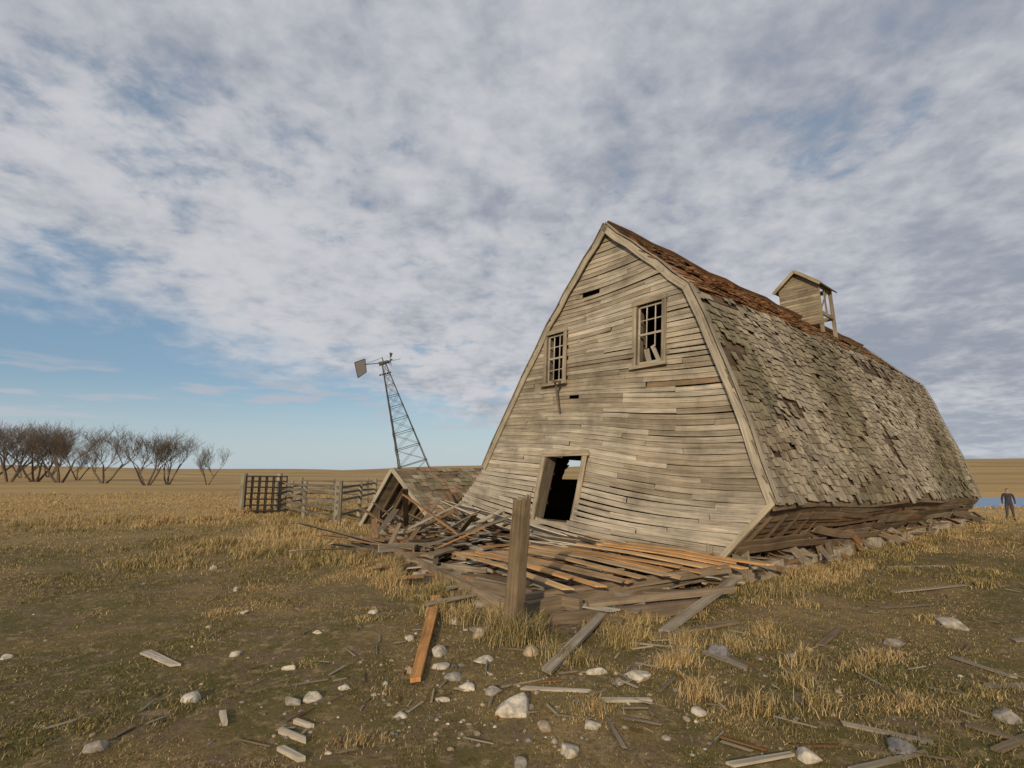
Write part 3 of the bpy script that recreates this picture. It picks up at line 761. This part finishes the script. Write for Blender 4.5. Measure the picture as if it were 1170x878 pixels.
for k in range(52):
    p=A.lerp(Bp,R())-D*U(.1,1.1); tuft(p.x,p.y,U(.12,.38),.22)
for k in range(70):
    p=A0+fd*U(0,fl)-W*U(.2,1.2); tuft(p.x,p.y,U(.10,.30),.28)
for k in range(26): tuft(U(.4,4),U(4.6,7.2),U(.10,.24),.2)
for k in range(36): tuft(U(2.5,12),U(4,11),U(.08,.18),.25)
for k in range(90): tuft(U(-8,-2.5),U(11,19),U(.15,.40),.5)
for k in range(45): tuft(U(-14,-5),U(19,28),U(.2,.4),.6)
for k in range(14):
    a=random.choice([P1,P2,P3]); tuft(a.x+U(-.8,.8),a.y+U(-.6,.5),U(.25,.45),.35)
for k in range(24): tuft(U(-8,2),U(4,11),U(.04,.09),.25)
nb=240; X_=[];Y_=[];H_=[]
for x0,y0,h0,r0_ in zip(cx,cy,ch,cr):
    a=rng.random(nb)*6.283; q=r0_*np.abs(rng.normal(0,.6,nb)); X_.append(x0+q*np.cos(a)*1.3);Y_.append(y0+q*np.sin(a));H_.append(h0*(.35+.65*rng.random(nb))*np.clip(1.25-q/r0_*.6,.3,1.2))
x=np.concatenate(X_);y=np.concatenate(Y_);h=np.concatenate(H_); k=(~inside(x,y))&(ontrack(x,y)<.5); x,y,h=x[k],y[k],h[k]; r=np.hypot(x,y); n=len(x)
grass('tall_dry_grass',x,y,h,.0040*(1+r/7),.15+.75*rng.random(n),cols(n,x,y,True)*np.float32(1.05))

# ------------------------------------------------------------ standing man
def person(loc,facing):
    J={};verts=[];rad=[];edges=[]
    def add(n_,p,r,par=None):
        J[n_]=len(verts); verts.append(p); rad.append(r)
        if par: edges.append((J[par],J[n_]))
    add('pel',(0,0,.95),(.155,.11)); add('waist',(0,0,1.1),(.145,.105),'pel'); add('chest',(0,.01,1.32),(.175,.12),'waist'); add('shl',(0,.0,1.44),(.12,.09),'chest'); add('neck',(0,0,1.52),(.055,.06),'shl'); add('hd0',(0,-.01,1.6),(.072,.085),'neck'); add('hd1',(0,-.01,1.70),(.078,.095),'hd0'); add('hd2',(0,0,1.76),(.05,.06),'hd1')
    for s,nm in ((-1,'l'),(1,'r')):
        add('s'+nm,(s*.19,0,1.43),(.062,.065),'shl'); add('e'+nm,(s*.26,.03,1.16),(.047,.05),'s'+nm); add('w'+nm,(s*.26,-.07,.93),(.032,.034),'e'+nm); add('p'+nm,(s*.255,-.10,.86),(.022,.04),'w'+nm)
        for f in range(4): 
            add('f%s%d'%(nm,f),(s*.25,-.075-.022*f,.80),(.009,.009),'p'+nm); add('g%s%d'%(nm,f),(s*.24,-.08-.022*f,.765+.006*abs(f-1.5)),(.008,.008),'f%s%d'%(nm,f))
        add('t'+nm,(s*.235,-.135,.83),(.01,.01),'p'+nm)
        add('h'+nm,(s*.095,0,.90),(.095,.1),'pel'); add('k'+nm,(s*.12,-.02,.50),(.062,.068),'h'+nm); add('a'+nm,(s*.14,.02,.10),(.045,.05),'k'+nm); add('o'+nm,(s*.15,-.04,.045),(.045,.045),'a'+nm); add('q'+nm,(s*.165,-.15,.035),(.04,.032),'o'+nm)
    me=bpy.data.meshes.new('b'); me.from_pydata(verts,edges,[]); o=bpy.data.objects.new('b',me); scene.collection.objects.link(o)
    m=o.modifiers.new('s','SKIN'); m.use_smooth_shade=True
    for i,r_ in enumerate(rad): me.skin_vertices[0].data[i].radius=r_
    me.skin_vertices[0].data[0].use_root=True
    m2=o.modifiers.new('d','SUBSURF'); m2.levels=2
    dg=bpy.context.evaluated_depsgraph_get(); nm=bpy.data.meshes.new_from_object(o.evaluated_get(dg)); bpy.data.objects.remove(o)
    mats=[plain('jacket_cloth',(.045,.04,.05)),plain('trouser_cloth',(.06,.055,.06)),plain('skin',(.42,.26,.18),.5),plain('boots',(.03,.025,.02)),plain('hair',(.04,.025,.015))]
    nm.materials.clear()
    for mm in mats: nm.materials.append(mm)
    for p in nm.polygons:
        c=p.center; 
        if c.z>1.5: i=2
        elif abs(c.x)>.2 and c.z<.91 and c.z>.6: i=2
        elif c.z>.9 or (abs(c.x)>.2 and c.z>.7): i=0
        elif c.z>.11: i=1
        else: i=3
        if c.z>1.70 or (c.z>1.6 and c.y>.025): i=4
        p.material_index=i; p.use_smooth=True
    bm=bmesh.new(); bm.from_mesh(nm)
    def blob(p,s,mi):
        r_=bmesh.ops.create_icosphere(bm,subdivisions=2,radius=1,matrix=Matrix.Translation(p)@Matrix.Diagonal((*s,1)))
        for v in r_['verts']:
            for f in v.link_faces: f.material_index=mi
    blob(V((0,-.10,1.645)),(.014,.02,.022),2); blob(V((.03,-.088,1.668)),(.011,.008,.007),4); blob(V((-.03,-.088,1.668)),(.011,.008,.007),4)
    blob(V((0,-.088,1.605)),(.026,.006,.006),0); blob(V((.078,0,1.65)),(.01,.02,.03),2); blob(V((-.078,0,1.65)),(.01,.02,.03),2)
    bm.to_mesh(nm); bm.free()
    ob=bpy.data.objects.new('standing_man',nm); nm.name='standing_man'; scene.collection.objects.link(ob); ob.location=loc; ob.rotation_euler=(0,0,facing)
person((27.9,30.2,tz(27.9,30.2)),math.radians(-40))

# ------------------------------------------------------------ sky / sun
AZ=math.radians(-14) ; EL=math.radians(18)
sdir=V((math.sin(AZ)*math.cos(EL),-math.cos(AZ)*math.cos(EL),math.sin(EL)))
sl=bpy.data.lights.new('sun','SUN'); sl.energy=3.3; sl.angle=math.radians(1.2); sl.color=(1,.80,.57)
so=bpy.data.objects.new('sun',sl); so.rotation_euler=sdir.to_track_quat('Z','Y').to_euler(); scene.collection.objects.link(so)
w=bpy.data.worlds.new('World'); scene.world=w; w.use_nodes=True; nt=w.node_tree; nt.nodes.clear()
out=nt.nodes.new('ShaderNodeOutputWorld'); bg=nt.nodes.new('ShaderNodeBackground'); nt.links.new(bg.outputs[0],out.inputs[0]); bg.inputs[1].default_value=.1
sky=nt.nodes.new('ShaderNodeTexSky'); sky.sky_type='NISHITA'; sky.sun_disc=False; sky.sun_elevation=EL; sky.sun_rotation=math.pi-AZ; sky.air_density=1; sky.dust_density=.6; sky.ozone_density=1.5
tc=nt.nodes.new('ShaderNodeTexCoord'); sx=nt.nodes.new('ShaderNodeSeparateXYZ'); nt.links.new(tc.outputs['Generated'],sx.inputs[0])
zc=mathn(nt,'MAXIMUM',sx.outputs[2],0.0)
zz=mathn(nt,'ADD',zc,.03)
px=mathn(nt,'DIVIDE',sx.outputs[0],zz); py=mathn(nt,'DIVIDE',sx.outputs[1],zz)
z2=mathn(nt,'ADD',zc,.20)
cb=nt.nodes.new('ShaderNodeCombineXYZ'); nt.links.new(mathn(nt,'DIVIDE',sx.outputs[0],z2),cb.inputs[0]); nt.links.new(mathn(nt,'DIVIDE',sx.outputs[1],z2),cb.inputs[1]); RV=cb.outputs[0]
n1=noisen(nt,RV,1.5,5,.5,.2); n2=noisen(nt,RV,6.5,5,.55,.25); n3=noisen(nt,RV,1.7,4,.5,.2); n4=noisen(nt,RV,19,4,.6,.2)
edge=mathn(nt,'ADD',mathn(nt,'SUBTRACT',px,mathn(nt,'MULTIPLY',py,.31)),3.15)
edge=mathn(nt,'ADD',edge,mathn(nt,'MULTIPLY',mathn(nt,'SUBTRACT',n1,.5),2.4))
edge=mathn(nt,'ADD',edge,mathn(nt,'MULTIPLY',mathn(nt,'SUBTRACT',n2,.5),2.2))
ce=mapr(nt,edge,-.7,1.1)
cv=mathn(nt,'ADD',mathn(nt,'MULTIPLY',n1,.56),mathn(nt,'ADD',mathn(nt,'MULTIPLY',n2,.30),mathn(nt,'MULTIPLY',n4,.14)))
cv=mathn(nt,'ADD',cv,mapr(nt,edge,1.0,5.0,0,.08,False))
cov=mathn(nt,'MULTIPLY',ce,mapr(nt,cv,.345,.485,.2,.98))
lowm=mapping(nt,tc.outputs['Generated'],(5,5,38)); nl=noisen(nt,lowm,1.0,4,.55)
lowc=mathn(nt,'MULTIPLY',mapr(nt,nl,.53,.64,0,.75),mathn(nt,'MULTIPLY',mapr(nt,sx.outputs[2],.02,.05),mapr(nt,sx.outputs[2],.13,.19,1,0)))
bri=mathn(nt,'ADD',mathn(nt,'MULTIPLY',n3,.44),mathn(nt,'ADD',mathn(nt,'MULTIPLY',n2,.38),mathn(nt,'MULTIPLY',n4,.18)))
bri=mathn(nt,'SUBTRACT',bri,mapr(nt,edge,.8,5.0,-.05,.055,False))
ccol=mixc(nt,(3.0,3.3,3.95),(5.9,5.95,6.25),mapr(nt,bri,.35,.62))
scol=mixc(nt,sky.outputs[0],(2.0,3.4,5.0),.45)
fin=mixc(nt,scol,(4.6,4.7,5.3),lowc)
fin=mixc(nt,fin,ccol,cov)
haze=mapr(nt,sx.outputs[2],.0,.16,.7,0)
fin=mixc(nt,fin,(5.0,5.9,6.5),mathn(nt,'MULTIPLY',haze,mapr(nt,edge,-2,4,1,.35,False)))
nt.links.new(fin,bg.inputs[0])

# ------------------------------------------------------------ camera
cam=bpy.data.cameras.new('camera'); cam.sensor_width=36; cam.lens=18.46; cam.clip_end=8000; cam.clip_start=.05
c=bpy.data.objects.new('camera',cam); c.location=(0,0,1.9); c.rotation_euler=(math.radians(90+9.55),0,0); scene.collection.objects.link(c); scene.camera=c
scene.view_settings.view_transform='Standard'; scene.view_settings.look='None'; scene.view_settings.exposure=0
